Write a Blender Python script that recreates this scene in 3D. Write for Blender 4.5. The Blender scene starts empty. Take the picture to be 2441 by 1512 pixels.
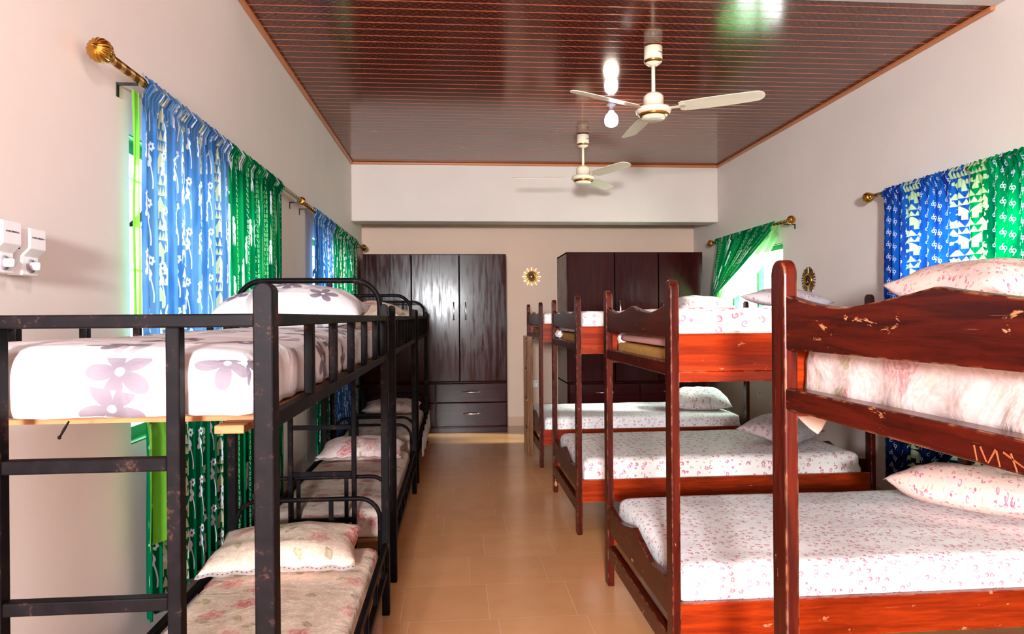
import bpy, bmesh, math, random
from mathutils import Vector, Matrix, Euler, noise as mnoise

C = bpy.context.scene.collection
SC = bpy.context.scene
PI = math.pi
rnd = random.Random(7)

# ---------------------------------------------------------------- camera, world, lights, exposure
cam_d = bpy.data.cameras.new('camera')
cam = bpy.data.objects.new('camera', cam_d)
C.objects.link(cam)
cam_d.sensor_fit = 'HORIZONTAL'
cam_d.sensor_width = 36.0
cam_d.lens = 36.0 * 1637.7 / 2441.0
cam_d.clip_start = 0.05
cam_d.clip_end = 200
_yaw, _pitch, _roll = 0.0811, 0.0006, 0.0078
cam.matrix_world = (Matrix.Translation((0, 0, 1.4)) @ Matrix.Rotation(-_yaw, 4, 'Z')
                    @ Matrix.Rotation(PI / 2 - _pitch, 4, 'X') @ Matrix.Rotation(-_roll, 4, 'Z'))
SC.camera = cam

world = bpy.data.worlds.new('daylight')
SC.world = world
world.use_nodes = True
bgn = world.node_tree.nodes['Background']
bgn.inputs[0].default_value = (0.94, 1.0, 0.97, 1)
bgn.inputs[1].default_value = 20.0

def lamp(name, kind, loc, energy, color=(1, 1, 1), size=0.1, rot=None):
    d = bpy.data.lights.new(name, kind)
    d.energy = energy
    d.color = color
    if kind == 'POINT':
        d.shadow_soft_size = size
    if kind == 'AREA':
        d.size = size
    o = bpy.data.objects.new(name, d)
    C.objects.link(o)
    o.location = loc
    if rot:
        o.rotation_euler = rot
    return o

# photographer's flash behind the camera; unseen fill lamp added for the left wall
lamp('flash', 'AREA', (-0.52, -3.30, 1.85), 900, (0.965, 1.0, 1.03), 0.50, (math.radians(66), 0, 0))
lamp('near_fill', 'POINT', (0.20, 0.55, 2.75), 56, (1.0, 1.0, 1.0), 0.09)
lamp('far_bulb', 'POINT', (1.30, 5.63, 2.90), 6, (1.0, 0.84, 0.68), 0.06)

_sun = lamp('sun', 'SUN', (8, 4, 5), 17.0, (1.0, 0.97, 0.92), rot=Vector((-2.7, .62, -1.18)).to_track_quat('-Z', 'Y').to_euler())
_sun.data.angle = math.radians(7)

SC.view_settings.view_transform = 'Standard'
SC.view_settings.look = 'None'
SC.view_settings.exposure = 0.0
SC.view_settings.gamma = 1.0
SC.view_settings.use_curve_mapping = False
SC.cycles.max_bounces = 8
SC.cycles.diffuse_bounces = 5
SC.cycles.sample_clamp_indirect = 6.0
SC.cycles.use_denoising = True

# ---------------------------------------------------------------- room numbers
XL, XR, ZC = -1.18, 3.11, 3.171
YB0, YB1, ZB = 7.925, 8.20, 2.50          # far beam
YW = 8.786                                # far wall
YN = -3.6                                 # wall behind the camera

# ---------------------------------------------------------------- node expression helper
def srgb(r, g, b):
    f = lambda c: (c / 255 / 12.92) if c / 255 <= 0.04045 else ((c / 255 + 0.055) / 1.055) ** 2.4
    return (f(r), f(g), f(b), 1.0)

class X:
    """a scalar socket with arithmetic"""
    def __init__(s, nt, v): s.nt, s.v = nt, v
    def _m(s, op, *a):
        n = s.nt.nodes.new('ShaderNodeMath'); n.operation = op
        for i, q in enumerate((s,) + a):
            q = q.v if isinstance(q, X) else q
            if isinstance(q, (int, float)): n.inputs[i].default_value = q
            else: s.nt.links.new(q, n.inputs[i])
        return X(s.nt, n.outputs[0])
    def __add__(s, o): return s._m('ADD', o)
    __radd__ = __add__
    def __sub__(s, o): return s._m('SUBTRACT', o)
    def __rsub__(s, o): return X(s.nt, o)._m('SUBTRACT', s)
    def __mul__(s, o): return s._m('MULTIPLY', o)
    __rmul__ = __mul__
    def __truediv__(s, o): return s._m('DIVIDE', o)
    def __lt__(s, o): return s._m('LESS_THAN', o)
    def __gt__(s, o): return s._m('GREATER_THAN', o)
    def floor(s): return s._m('FLOOR')
    def fract(s): return s._m('FRACT')
    def abs(s): return s._m('ABSOLUTE')
    def sin(s): return s._m('SINE')
    def cos(s): return s._m('COSINE')
    def sqrt(s): return s._m('SQRT')
    def pow(s, o): return s._m('POWER', o)
    def max(s, o): return s._m('MAXIMUM', o)
    def min(s, o): return s._m('MINIMUM', o)
    def atan2(s, o): return s._m('ARCTAN2', o)
    def step(s, a, b):
        n = s.nt.nodes.new('ShaderNodeMapRange'); n.interpolation_type = 'SMOOTHSTEP'
        s.nt.links.new(s.v, n.inputs[0])
        if a > b:
            n.inputs[1].default_value, n.inputs[2].default_value = b, a
            n.inputs[3].default_value, n.inputs[4].default_value = 1, 0
        else:
            n.inputs[1].default_value, n.inputs[2].default_value = a, b
        return X(s.nt, n.outputs[0])

class M:
    """a material under construction"""
    def __init__(s, name):
        s.m = bpy.data.materials.new(name); s.m.use_nodes = True
        s.nt = s.m.node_tree; s.b = s.nt.nodes['Principled BSDF']; s.out = s.nt.nodes['Material Output']
    def n(s, t): return s.nt.nodes.new(t)
    def link(s, a, b): s.nt.links.new(a.v if isinstance(a, X) else a, b)
    def coord(s, which='UV', sx=1, sy=1, sz=1):
        t = s.n('ShaderNodeTexCoord'); p = s.n('ShaderNodeSeparateXYZ')
        s.link(t.outputs[which], p.inputs[0])
        return [X(s.nt, o) * k if k != 1 else X(s.nt, o) for o, k in zip(p.outputs, (sx, sy, sz))]
    def vec(s, x, y=0.0, z=0.0):
        c = s.n('ShaderNodeCombineXYZ')
        for i, q in enumerate((x, y, z)):
            if isinstance(q, X): s.link(q, c.inputs[i])
            else: c.inputs[i].default_value = q
        return c.outputs[0]
    def noise(s, v, scale=1, detail=2, rough=.5, dist=0.0):
        n = s.n('ShaderNodeTexNoise'); s.link(v, n.inputs['Vector'])
        n.inputs['Scale'].default_value = scale; n.inputs['Detail'].default_value = detail
        n.inputs['Roughness'].default_value = rough; n.inputs['Distortion'].default_value = dist
        return X(s.nt, n.outputs['Fac'])
    def vor(s, x, y, rand=1.0):
        """cell-relative dx, dy, distance and three per-cell random numbers"""
        n = s.n('ShaderNodeTexVoronoi'); n.voronoi_dimensions = '2D'
        n.inputs['Scale'].default_value = 1; n.inputs['Randomness'].default_value = rand
        s.link(s.vec(x, y), n.inputs['Vector'])
        p = s.n('ShaderNodeSeparateXYZ'); s.link(n.outputs['Position'], p.inputs[0])
        c = s.n('ShaderNodeSeparateColor'); s.link(n.outputs['Color'], c.inputs[0])
        dx, dy = x - X(s.nt, p.outputs[0]), y - X(s.nt, p.outputs[1])
        return dx, dy, X(s.nt, n.outputs['Distance']), X(s.nt, c.outputs[0]), X(s.nt, c.outputs[1]), X(s.nt, c.outputs[2])
    def white(s, v):
        n = s.n('ShaderNodeTexWhiteNoise'); n.noise_dimensions = '2D'; s.link(v, n.inputs['Vector'])
        return X(s.nt, n.outputs['Value'])
    def mix(s, f, a, b):
        n = s.n('ShaderNodeMix'); n.data_type = 'RGBA'
        for q, i in ((f, 0), (a, 6), (b, 7)):
            if isinstance(q, X): s.link(q, n.inputs[i])
            elif isinstance(q, (int, float)): n.inputs[i].default_value = q
            elif isinstance(q, tuple): n.inputs[i].default_value = q
            else: s.link(q, n.inputs[i])
        return n.outputs[2]
    def set(s, color=None, rough=None, metal=None, spec=None, **k):
        for key, q in dict({'Base Color': color, 'Roughness': rough, 'Metallic': metal, 'Specular IOR Level': spec}, **k).items():
            if q is None: continue
            i = s.b.inputs[key]
            if isinstance(q, (int, float, tuple)): i.default_value = q
            else: s.link(q, i)
        return s
    def bump(s, h, strength=.3, dist=.01):
        n = s.n('ShaderNodeBump'); s.link(h, n.inputs['Height'])
        n.inputs['Strength'].default_value = strength; n.inputs['Distance'].default_value = dist
        s.link(n.outputs[0], s.b.inputs['Normal']); return s
    def cloth(s, col, trans=.5, tint=None, clear=0.0):
        """thin cloth: diffuse front, daylight coming through from behind"""
        d = s.n('ShaderNodeBsdfDiffuse'); t = s.n('ShaderNodeBsdfTranslucent'); mx = s.n('ShaderNodeMixShader')
        for q in (d, t):
            if isinstance(col, tuple): q.inputs[0].default_value = col
            else: s.link(col, q.inputs[0])
        mx.inputs[0].default_value = trans
        s.link(d.outputs[0], mx.inputs[1]); s.link(t.outputs[0], mx.inputs[2])
        o = mx
        if clear:
            tr = s.n('ShaderNodeBsdfTransparent'); m2 = s.n('ShaderNodeMixShader'); m2.inputs[0].default_value = clear
            tr.inputs[0].default_value = tint or (1, 1, 1, 1)
            s.link(mx.outputs[0], m2.inputs[1]); s.link(tr.outputs[0], m2.inputs[2]); o = m2
        s.link(o.outputs[0], s.out.inputs[0]); s.nt.nodes.remove(s.b); return s

def flat(name, col, rough=.5, metal=0.0, spec=.5):
    return M(name).set(col, rough, metal, spec).m

# ---------------------------------------------------------------- materials
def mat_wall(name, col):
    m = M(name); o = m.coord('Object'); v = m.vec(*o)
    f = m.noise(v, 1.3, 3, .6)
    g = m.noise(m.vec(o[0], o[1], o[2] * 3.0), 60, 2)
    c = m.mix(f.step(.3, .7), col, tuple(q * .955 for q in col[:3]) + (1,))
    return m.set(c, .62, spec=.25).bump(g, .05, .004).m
WALL = mat_wall('wall_paint', srgb(222, 210, 204))
BEAM = mat_wall('beam_dimmed_cream', srgb(208, 194, 187))  # wall cream darkened so the beams come out less brightly lit
PEACHW = mat_wall('peach_wall_tone', srgb(208, 178, 158))  # back wall tone, darker and peachier than the other walls

def mat_ceiling():
    m = M('ceiling_panels'); x, y, z = m.coord('Object')
    q = (y + 0.02) / .0975
    fr = q.fract(); row = q.floor()
    line = (fr - .5).abs().step(.43, .465)
    lat = ((x * 118 + row * 2.1).sin() * (fr * 12.566).sin())
    weave = lat.step(-.2, .5)
    sp = m.noise(m.vec(x, y, z), 90, 2)
    base = m.mix(weave, srgb(74, 30, 24), srgb(96, 46, 36))
    base = m.mix(sp.step(.45, .75) * .35, base, srgb(128, 78, 60))
    chips = (m.noise(m.vec(x * 1.0, row * 3.7), 9, 2) > .66) * (m.white(m.vec(row, 3.0)) > .80) * (fr - .02).abs().step(.05, .02)
    c = m.mix(line, base, srgb(196, 108, 66))
    c = m.mix(chips * (m.noise(m.vec(x, row), 2.0, 1) > .5), c, srgb(222, 205, 190))
    return m.set(c, .13, spec=.36).bump(1 - line, .35, .004).m
CEIL = mat_ceiling()

def mat_floor():
    m = M('floor_tiles'); x, y, z = m.coord('Object'); s = .4128
    r = (y - 3.1785) / s; row = r.floor()
    off = m.white(m.vec(row, 1.7))
    t = (x + .287) / s + off * 1.0
    e = ((r.fract() - .5).abs()).max((t.fract() - .5).abs())
    grout = e.step(.4925, .497)
    tile = m.white(m.vec(row, t.floor()))
    sp = m.noise(m.vec(x, y), 5, 4, .6)
    c = m.mix(tile, srgb(196, 138, 92), srgb(204, 146, 99))
    c = m.mix(sp.step(.35, .7) * .35, c, srgb(184, 126, 82))
    c = m.mix(grout * .38, c, srgb(214, 186, 156))
    return m.set(c, m.noise(m.vec(x, y), 3, 2) * .10 + .17, spec=.5).bump(1 - grout, .15, .002).m
FLOOR = mat_floor()
SKIRT = flat('skirting_tile', srgb(176, 140, 112), .35)
CORNICE = flat('cornice_plastic', srgb(176, 108, 66), .35)

def mat_wood(name, axis, dark, light, wear=True, rough=.26, spec=.16):
    m = M(name); o = m.coord('Object')
    k = [14, 14, 14]; k[axis] = 1.1
    v = m.vec(o[0] * k[0], o[1] * k[1], o[2] * k[2])
    oi = m.n('ShaderNodeObjectInfo'); rr = X(m.nt, oi.outputs['Random'])
    g = m.noise(v, 3.0, 5, .6, .7)
    fine = m.noise(v, 22, 2, .6)
    c = m.mix(g.step(.3, .72), dark, light)
    c = m.mix(fine.step(.5, .8) * .35, c, tuple(q * .55 for q in dark[:3]) + (1,))
    if axis == 2 and name.startswith('dark'): rough = m.noise(m.vec(o[0] * 16, o[1], o[2] * 1.5), 1.5, 4, .65).step(.35, .7) * .16 + .12
    if wear:
        k2 = [9, 9, 9]; k2[axis] = 4
        v2 = m.vec(o[0] * k2[0] + rr * 31, o[1] * k2[1], o[2] * k2[2])
        big = m.noise(v2, .55, 2)
        sc = m.noise(v2, 2.6, 5, .72, .4)
        chip = (sc + big * .34).step(.838, .872)
        bv = m.n('ShaderNodeBevel'); bv.samples = 4; bv.inputs[0].default_value = .004
        ge = m.n('ShaderNodeNewGeometry'); dp = m.n('ShaderNodeVectorMath'); dp.operation = 'DOT_PRODUCT'
        m.link(bv.outputs[0], dp.inputs[0]); m.link(ge.outputs['Normal'], dp.inputs[1])
        edge = X(m.nt, dp.outputs['Value']).step(.985, .93) * m.noise(m.vec(*o), 26, 3).step(.46, .60)
        k3 = [170, 170, 170]; k3[axis] = 7
        scr = m.noise(m.vec(o[0] * k3[0] + rr * 17, o[1] * k3[1], o[2] * k3[2]), 1.0, 2).step(.70, .76) * m.noise(m.vec(*o), 4, 2).step(.48, .62)
        wv = (chip + edge * .8 + scr * .35).min(1.0)
        c = m.mix(wv * .8, c, srgb(190, 128, 88))
        return m.set(c, wv * .3 + rough, spec=spec).bump(fine, .06, .002).m
    return m.set(c, rough, spec=spec).bump(fine, .05, .002).m
RED_D, RED_L = srgb(44, 10, 6), srgb(78, 20, 9)
WOOD = [mat_wood('mahogany_along_' + a, i, RED_D, RED_L) for i, a in enumerate('xyz')]
RAILW = mat_wood('red_rail_wood', 0, srgb(108, 28, 6), srgb(148, 44, 9), spec=.25)
LADDERW = mat_wood('brown_ladder_wood', 2, srgb(84, 52, 30), srgb(120, 78, 46))
PLY = mat_wood('raw_board', 0, srgb(116, 70, 40), srgb(158, 104, 64), False, .6, .2)
WARDC = mat_wood('dark_wardrobe_side', 2, srgb(34, 9, 11), srgb(48, 13, 14), False, .6, .06)
WARD = [mat_wood('dark_wardrobe_' + a, i, srgb(34, 8, 10), srgb(50, 12, 13), False, .20, .13) for i, a in ((0, 'x'), (2, 'z'))]

def mat_metal():
    m = M('black_bed_metal'); o = m.coord('Object'); v = m.vec(*o)
    f = m.noise(v, 14, 5, .7)
    s = m.noise(v, 130, 3, .7)
    c = m.mix(f.step(.35, .7), srgb(11, 8, 10), srgb(21, 15, 18))
    c = m.mix((f + s * .55).step(.84, .97) * .6, c, srgb(70, 44, 34))
    return m.set(c, f * .2 + .36, 0.0, .045).bump(s, .08, .001).m
METAL = mat_metal()
BLACK = flat('black_iron', srgb(24, 20, 22), .45, .3)
GOLD = flat('polished_brass', srgb(196, 140, 58), .24, 1.0)
BRASSD = M('rope_brass')
_o = BRASSD.coord('Object')
BRASSD.set(BRASSD.mix((_o[1] * 95 + _o[0] * 60 + _o[2] * 60).sin().step(-.3, .5), srgb(120, 92, 48), srgb(196, 168, 110)), .28, 1.0)
BRASSD = BRASSD.m
SILVER = flat('brushed_silver', srgb(214, 214, 220), .22, 1.0)
MIRROR = flat('mirror_glass', srgb(120, 104, 82), .16, .6)
DMIRROR = flat('dark_mirror_glass', srgb(96, 92, 104), .06, 1.0)
CREAM = flat('cream_enamel', srgb(232, 220, 196), .22)
WHITEP = flat('white_plastic', srgb(232, 230, 232), .35)
GREYP = flat('grey_plastic', srgb(140, 132, 142), .4)
DARKTXT = flat('dark_print', srgb(50, 30, 55), .6)
GREENF = flat('green_window_paint', srgb(16, 132, 58), .35)
FOAM = M('brown_foam'); FOAM.set(FOAM.mix(FOAM.noise(FOAM.vec(*FOAM.coord('Object')), 40, 3), srgb(150, 98, 46), srgb(196, 144, 82)), .9, spec=.1); FOAM = FOAM.m
PINK = flat('pink_blanket_cloth', srgb(206, 146, 140), .9, spec=.1)
PLAINW = flat('white_cotton', srgb(236, 226, 224), .9, spec=.1)
PEACH = flat('peach_cotton', srgb(240, 208, 192), .9, spec=.1)
GLASS = M('louvre_glass')
_g = GLASS.n('ShaderNodeBsdfGlossy'); _g.inputs[1].default_value = .05
_t = GLASS.n('ShaderNodeBsdfTransparent'); _t.inputs[0].default_value = (.92, .995, .965, 1)
_x = GLASS.n('ShaderNodeMixShader'); _x.inputs[0].default_value = .06
GLASS.link(_t.outputs[0], _x.inputs[1]); GLASS.link(_g.outputs[0], _x.inputs[2]); GLASS.link(_x.outputs[0], GLASS.out.inputs[0])
GLASS = GLASS.m
BULB = M('lit_bulb'); BULB.set((1, 1, 1, 1), .4, **{'Emission Color': (.93, .95, 1, 1), 'Emission Strength': 14.0}); BULB = BULB.m

def wrinkle(m, x, y, s=.35, scale=9):
    a = m.noise(m.vec(x, y), scale, 4, .55, .8)
    m.bump(a, s, .02)

def mat_small_floral(name, base, k=1.0):
    """white cotton with scattered little pink roses and olive sprigs"""
    m = M(name); x, y, _ = m.coord('UV')
    c = base
    dx, dy, d, r, g, b = m.vor(x * 30 / k, y * 30 / k, .95)
    th = dy.atan2(dx)
    w = ((th * 3 + r * 20).sin() * .07 + 1)
    ring = ((d * w - .21).abs()).step(.085, .045) * (r > .52) * ((th + g * 6).sin() > -.75)
    core = (((dx - .07) * (dx - .07) + (dy - .05) * (dy - .05)).sqrt()).step(.15, .09) * (r > .60)
    bud = d.step(.19, .13) * (r < .52) * (r > .38)
    pink = m.mix(g, srgb(176, 52, 96), srgb(214, 120, 150))
    c = m.mix(core * .75, c, srgb(206, 96, 132))
    c = m.mix((ring + bud).min(1.0) * .85, c, pink)
    ex, ey, ed, er, eg, eb = m.vor(x * 46 / k + 3.1, y * 46 / k + 1.7, 1.0)
    a = er * 6.283
    u = ex * a.cos() + ey * a.sin(); v = ey * a.cos() - ex * a.sin()
    leaf = ((u * u) * 9 + (v * v) * 60).step(1.1, .7) * (eg > .52)
    c = m.mix(leaf * .62, c, m.mix(eb, srgb(146, 136, 92), srgb(198, 176, 140)))
    m.set(c, .85, spec=.15); wrinkle(m, x, y, .22, 7)
    return m.m
FLORAL = mat_small_floral('small_pink_floral', srgb(240, 236, 236))
FLORAL_BIG = mat_small_floral('pink_floral_valance', srgb(238, 228, 224), 1.5)
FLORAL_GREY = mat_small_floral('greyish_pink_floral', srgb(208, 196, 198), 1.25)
FLORAL_PEACH = mat_small_floral('peach_pink_floral', srgb(226, 196, 186), .9)

def mat_rose(name, base, rose, amount=.45, k=1.0):
    """cream brocade with large faded roses and leaves"""
    m = M(name); x, y, _ = m.coord('UV')
    wn = m.noise(m.vec(x, y), 20, 3, .6) - .5
    wm = m.noise(m.vec(x + 7.3, y), 20, 3, .6) - .5
    px, py = (x + wn * .035) * 8 / k, (y + wm * .035) * 8 / k
    sw = m.noise(m.vec(x, y), 34 / k, 3, .6, 2.2)
    c = m.mix(sw.step(.40, .62), base, tuple(min(1, q * 1.22) for q in base[:3]) + (1,))
    c = m.mix(m.noise(m.vec(x + 3, y), 11, 3, .6, 1.5).step(.52, .68) * .5, c, srgb(186, 166, 142))
    dx, dy, d, r, g, b = m.vor(px, py, .9)
    th = dy.atan2(dx)
    rad = d * ((th * 5 + r * 9).sin() * .16 + 1)
    body = rad.step(.40, .26) * (r > 1 - amount)
    rings = ((rad * 34 + th * 1.0 + sw * 14 + wn * 22).sin()).step(-.5, .7)
    lightp = tuple(min(1, q * .55 + w * .62) for q, w in zip(rose[:3], base[:3])) + (1,)
    rc = m.mix(rings, rose, lightp)
    rc = m.mix(rad.step(.22, .04) * .75 * (1 - rings * .6), rc, tuple(q * w for q, w in zip(rose[:3], (.75, .28, .36))) + (1,))
    c = m.mix(body * (b * .4 + .55), c, rc)
    cl = m.noise(m.vec(x + 1.7, y + 4), 9 / k, 3, .6, 1.0).step(.52, .70)
    c = m.mix(cl * .38 * (1 - body), c, lightp)
    ex, ey, ed, er, eg, eb = m.vor(px * 1.5 + 4.4, py * 1.5 + 8.1, 1.0)
    a = er * 6.283
    u = ex * a.cos() + ey * a.sin(); v = ey * a.cos() - ex * a.sin()
    leaf = ((u * u) * 7 + (v * v) * 26).step(1.0, .7) * (eg > .66)
    c = m.mix(leaf * .65 * (1 - body), c, m.mix(sw.step(.4, .6), srgb(128, 112, 74), srgb(178, 160, 122)))
    m.set(c, .8, spec=.2); wrinkle(m, x, y, .4, 8)
    return m.m
ROSE = mat_rose('rose_brocade', srgb(206, 182, 164), srgb(192, 92, 98))
ROSE_WHITE = mat_rose('white_rose_sheet', srgb(198, 176, 172), srgb(170, 92, 96), .45, 1.3)
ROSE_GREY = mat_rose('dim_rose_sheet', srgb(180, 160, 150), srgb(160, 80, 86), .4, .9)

def mat_grey_flower():
    m = M('white_grey_flower_sheet'); x, y, _ = m.coord('UV')
    c = srgb(190, 184, 186)
    fx, fy, fd, fr, fg, fb = m.vor(x * 5 + 2.2, y * 5 + .6, .9)
    a = fr * 6.283
    u = fx * a.cos() + fy * a.sin(); v = fy * a.cos() - fx * a.sin()
    v = v + u * u * .5
    frond = ((u * u) * 5 + (v * v) * 40).step(1.0, .6) * (fg > .35)
    vein = (v.abs()).step(.012, .03)
    c = m.mix(frond * vein * .62, c, srgb(112, 102, 108))
    dx, dy, d, r, g, b = m.vor(x * 5.2, y * 5.2, .8)
    th = dy.atan2(dx)
    pet = ((th * 2.5 + r * 7).sin().abs())
    fl = (d / (pet * .22 + .10)).step(1.05, .95) * (r > .36) * d.step(.03, .05)
    c = m.mix(fl * .96, c, m.mix(d.step(.05, .26), srgb(92, 82, 92), srgb(106, 95, 105)))
    m.set(c, .8, spec=.2); wrinkle(m, x, y, .55, 6)
    return m.m
GREYFLOWER = mat_grey_flower()

# --- curtain prints: u runs along the cloth in metres, v is the height above the floor
def rose_stem(m, x, y, cw=.085, ch=.21):
    q = x / cw; col = q.floor(); p = q.fract() - .5
    t = (y / ch + m.white(m.vec(col, 5.0)))
    f = t.fract()
    p = p + (m.white(m.vec(col, t.floor())) - .5) * .3
    ar = ch / cw
    hx, hy = p + .02, (f - .82) * ar
    d = (hx * hx + hy * hy).sqrt(); th = hy.atan2(hx)
    head = (d + (th * 6).sin() * .03).step(.21, .17) * d.step(.05, .08)
    cx = (f * 5.5 + .6).sin() * .13 - .02
    stem = ((p - cx).abs()).step(.05, .022) * (f < .76) * (f > .08)
    def lf(ox, oy, sl):
        a = p - ox; b = (f - oy) * ar
        return ((a * a) * 55 + ((b - a * sl) * (b - a * sl)) * 40).step(1.2, .8)
    return (head + stem + lf(-.10, .62, -.8) + lf(-.14, .52, .5)).min(1.0)

def hut_band(m, p, y, ch=.17):
    """printed village band: grass, zigzag, hut; p runs -.5..+.5 across the band"""
    t = y / ch; f = t.fract()
    a = p.abs()
    roof = (a < (1.0 - f) * 1.25) * (f > .72) * (f < .97)
    wall = (a < .26) * (f > .48) * (f < .72) * (1 - (a < .08) * (f < .64))
    tri = (((p * 3).fract() - .5).abs() * .5 + .24 - f).step(-.02, .02) * (f > .24) * (f < .46)
    grass = (f < (((p * 5).fract() - .5).abs() * .34 + .04))
    blob = ((m.noise(m.vec(p * 3, y * 26), 1.0, 1)) > .55) * (a > .30)
    return (roof + wall + tri + grass + blob).min(1.0)

def ae_glyph(m, x, y, cw=.062, ch=.085):
    q = x / cw; col = q.floor(); p = q.fract() - .5
    f = (y / ch + col * .37).fract() - .5
    py = f * ch / cw
    r1 = (((p + .10) * (p + .10) + py * py).sqrt() - .15).abs()
    r2 = (((p - .16) * (p - .16) + (py - .02) * (py - .02)).sqrt() - .13).abs()
    st = (p - (py * 7).sin() * .10).abs() + ((py.abs() - .42).max(0.0)) * 9
    return r1.min(r2).min(st).step(.055, .03)

def scribble(m, x, y, s=.028):
    """rows of little hieroglyph marks"""
    u, v = x / s, y / s
    r = m.white(m.vec(u.floor(), v.floor()))
    p, f = u.fract() - .5, v.fract() - .5
    ring = (((p * p + f * f).sqrt()) - .28).abs().step(.13, .07)
    bar = (p.abs()).step(.16, .10) * (f.abs() < .38)
    dia = ((p + f).abs()).step(.18, .11) * (f.abs() < .38)
    return ring * (r < .3) + bar * (r > .3) * (r < .62) + dia * (r > .62)

def figures(m, x, y, cw=.20, ch=.30):
    q = x / cw; col = q.floor(); p = q.fract() - .5
    t = y / ch + m.white(m.vec(col, 9.0)); f = t.fract()
    p = (p + (m.white(m.vec(col, t.floor())) - .5) * .4) * cw / .05
    g = (f - .5) * ch / .05
    el = lambda ox, oy, a, b: (((p - ox) / a).pow(2.0) + ((g - oy) / b).pow(2.0)).step(1.1, .85)
    one = lambda ox: el(ox, 1.45, .22, .28) + el(ox, .62, .34, .62) + el(ox - .16, -.5, .13, .75) + el(ox + .18, -.5, .13, .75)
    return (one(-.45) + one(.55)).min(1.0) * (m.white(m.vec(col, t.floor() + 3)) > .25)

BLUE, BLUEL = srgb(46, 92, 154), srgb(84, 128, 176)
GREEN, GREENL = srgb(0, 82, 52), srgb(8, 118, 66)
NAVY = srgb(22, 44, 122)
def mat_curtain(name, kind, top, bottom, zsplit):
    m = M(name); x, y, _ = m.coord('UV')
    n = m.noise(m.vec(x * 5, y * 1.2), 2, 3)
    hi = m.mix(n.step(.35, .65), top[0], top[1]); lo = m.mix(n.step(.35, .65), bottom[0], bottom[1])
    base = m.mix((y + n * .1).step(zsplit - .06, zsplit + .12), lo, hi)
    W, YL = srgb(200, 206, 226), srgb(182, 188, 150)
    if kind == 'stem':
        bandq = x / .34; bf = bandq.fract()
        inb = (bf > .70) * (bf < .94)
        c = m.mix(inb * hut_band(m, (bf - .82) / .24, y) * .8, base, YL)
        c = m.mix(rose_stem(m, x, y) * .9, c, W)
    elif kind == 'glyph':
        bandq = x / .73; bf = bandq.fract()
        inb = (bf < .34)
        c = m.mix(inb * hut_band(m, (bf - .17) / .34, y) * .85, base, srgb(176, 200, 150))
        c = m.mix(ae_glyph(m, x, y) * (1 - inb) * .85, c, srgb(178, 190, 222))
    else:
        bandq = x / .30; bf = bandq.fract()
        inb = (bf > .58) * (bf < .86)
        c = m.mix(inb * scribble(m, x, y) * .75, base, srgb(140, 190, 130))
        streak = (bf > .2) * (bf < .34) * (m.noise(m.vec(x * 60, y * 4), 1, 2) > .60)
        c = m.mix(streak * .6, c, srgb(150, 170, 130))
        c = m.mix(figures(m, x + .02, y) * (1 - inb) * .9, c, srgb(206, 210, 222))
    return m.cloth(c, .27 if kind == 'glyph' else .16).m
CUR_BLUE = mat_curtain('blue_rose_stem_batik', 'stem', (BLUE, BLUEL), (GREEN, srgb(6, 78, 52)), 1.12)
CUR_GREEN = mat_curtain('green_figure_batik', 'figure', (GREEN, GREENL), (srgb(0, 84, 58), GREEN), .6)
CUR_BLUE2 = mat_curtain('small_blue_batik', 'stem', (srgb(34, 70, 156), srgb(48, 120, 180)), (GREEN, srgb(10, 90, 60)), 1.0)
CUR_GREEN2 = mat_curtain('small_green_batik', 'stem', (srgb(0, 84, 56), GREENL), (srgb(30, 80, 160), BLUE), 1.0)
CUR_NAVY = mat_curtain('navy_glyph_batik', 'glyph', (NAVY, srgb(20, 84, 170)), (srgb(14, 26, 64), srgb(14, 34, 74)), .75)
CUR_GREENG = mat_curtain('green_glyph_batik', 'glyph', (srgb(0, 78, 50), srgb(0, 140, 76)), (srgb(14, 26, 64), srgb(14, 34, 74)), .75)
LIME = M('lime_sheer').cloth(srgb(128, 206, 66), .55, (.7, 1, .4, 1), .12).m
MINT = M('mint_sheer').cloth(srgb(150, 218, 140), .6, (.7, 1, .7, 1), .25).m

# ---------------------------------------------------------------- geometry helpers
def obj(name, bm, mat, parent=None, smooth=False, bevel=0.0):
    me = bpy.data.meshes.new(name)
    if bm.faces and not me.uv_layers and bm.loops.layers.uv.active is None:
        uv = bm.loops.layers.uv.new('UVMap')
        for f in bm.faces:
            f.normal_update()
            a = max(range(3), key=lambda i: abs(f.normal[i]))
            for l in f.loops:
                p = l.vert.co
                l[uv].uv = (p.y, p.z) if a == 0 else (p.x, p.z) if a == 1 else (p.x, p.y)
    bm.normal_update()
    bm.to_mesh(me); bm.free()
    for i in (mat if isinstance(mat, (list, tuple)) else [mat]):
        me.materials.append(i)
    if smooth:
        for p in me.polygons: p.use_smooth = True
    o = bpy.data.objects.new(name, me); C.objects.link(o)
    if parent: o.parent = parent
    if bevel:
        b = o.modifiers.new('bevel', 'BEVEL'); b.width = bevel; b.segments = 2; b.limit_method = 'ANGLE'
    return o

def tag(o, label, cat, group=None):
    o['label'] = label; o['category'] = cat
    if group: o['group'] = group
    return o
def thing(name, label, cat, loc=(0, 0, 0), rz=0.0, group=None):
    o = bpy.data.objects.new(name, None); C.objects.link(o)
    o.location = loc; o.rotation_euler = (0, 0, rz); o.empty_display_size = .1
    return tag(o, label, cat, group)
def struct(name, bm, mat, **k):
    o = obj(name, bm, mat, **k); o['kind'] = 'structure'; return o

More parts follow.
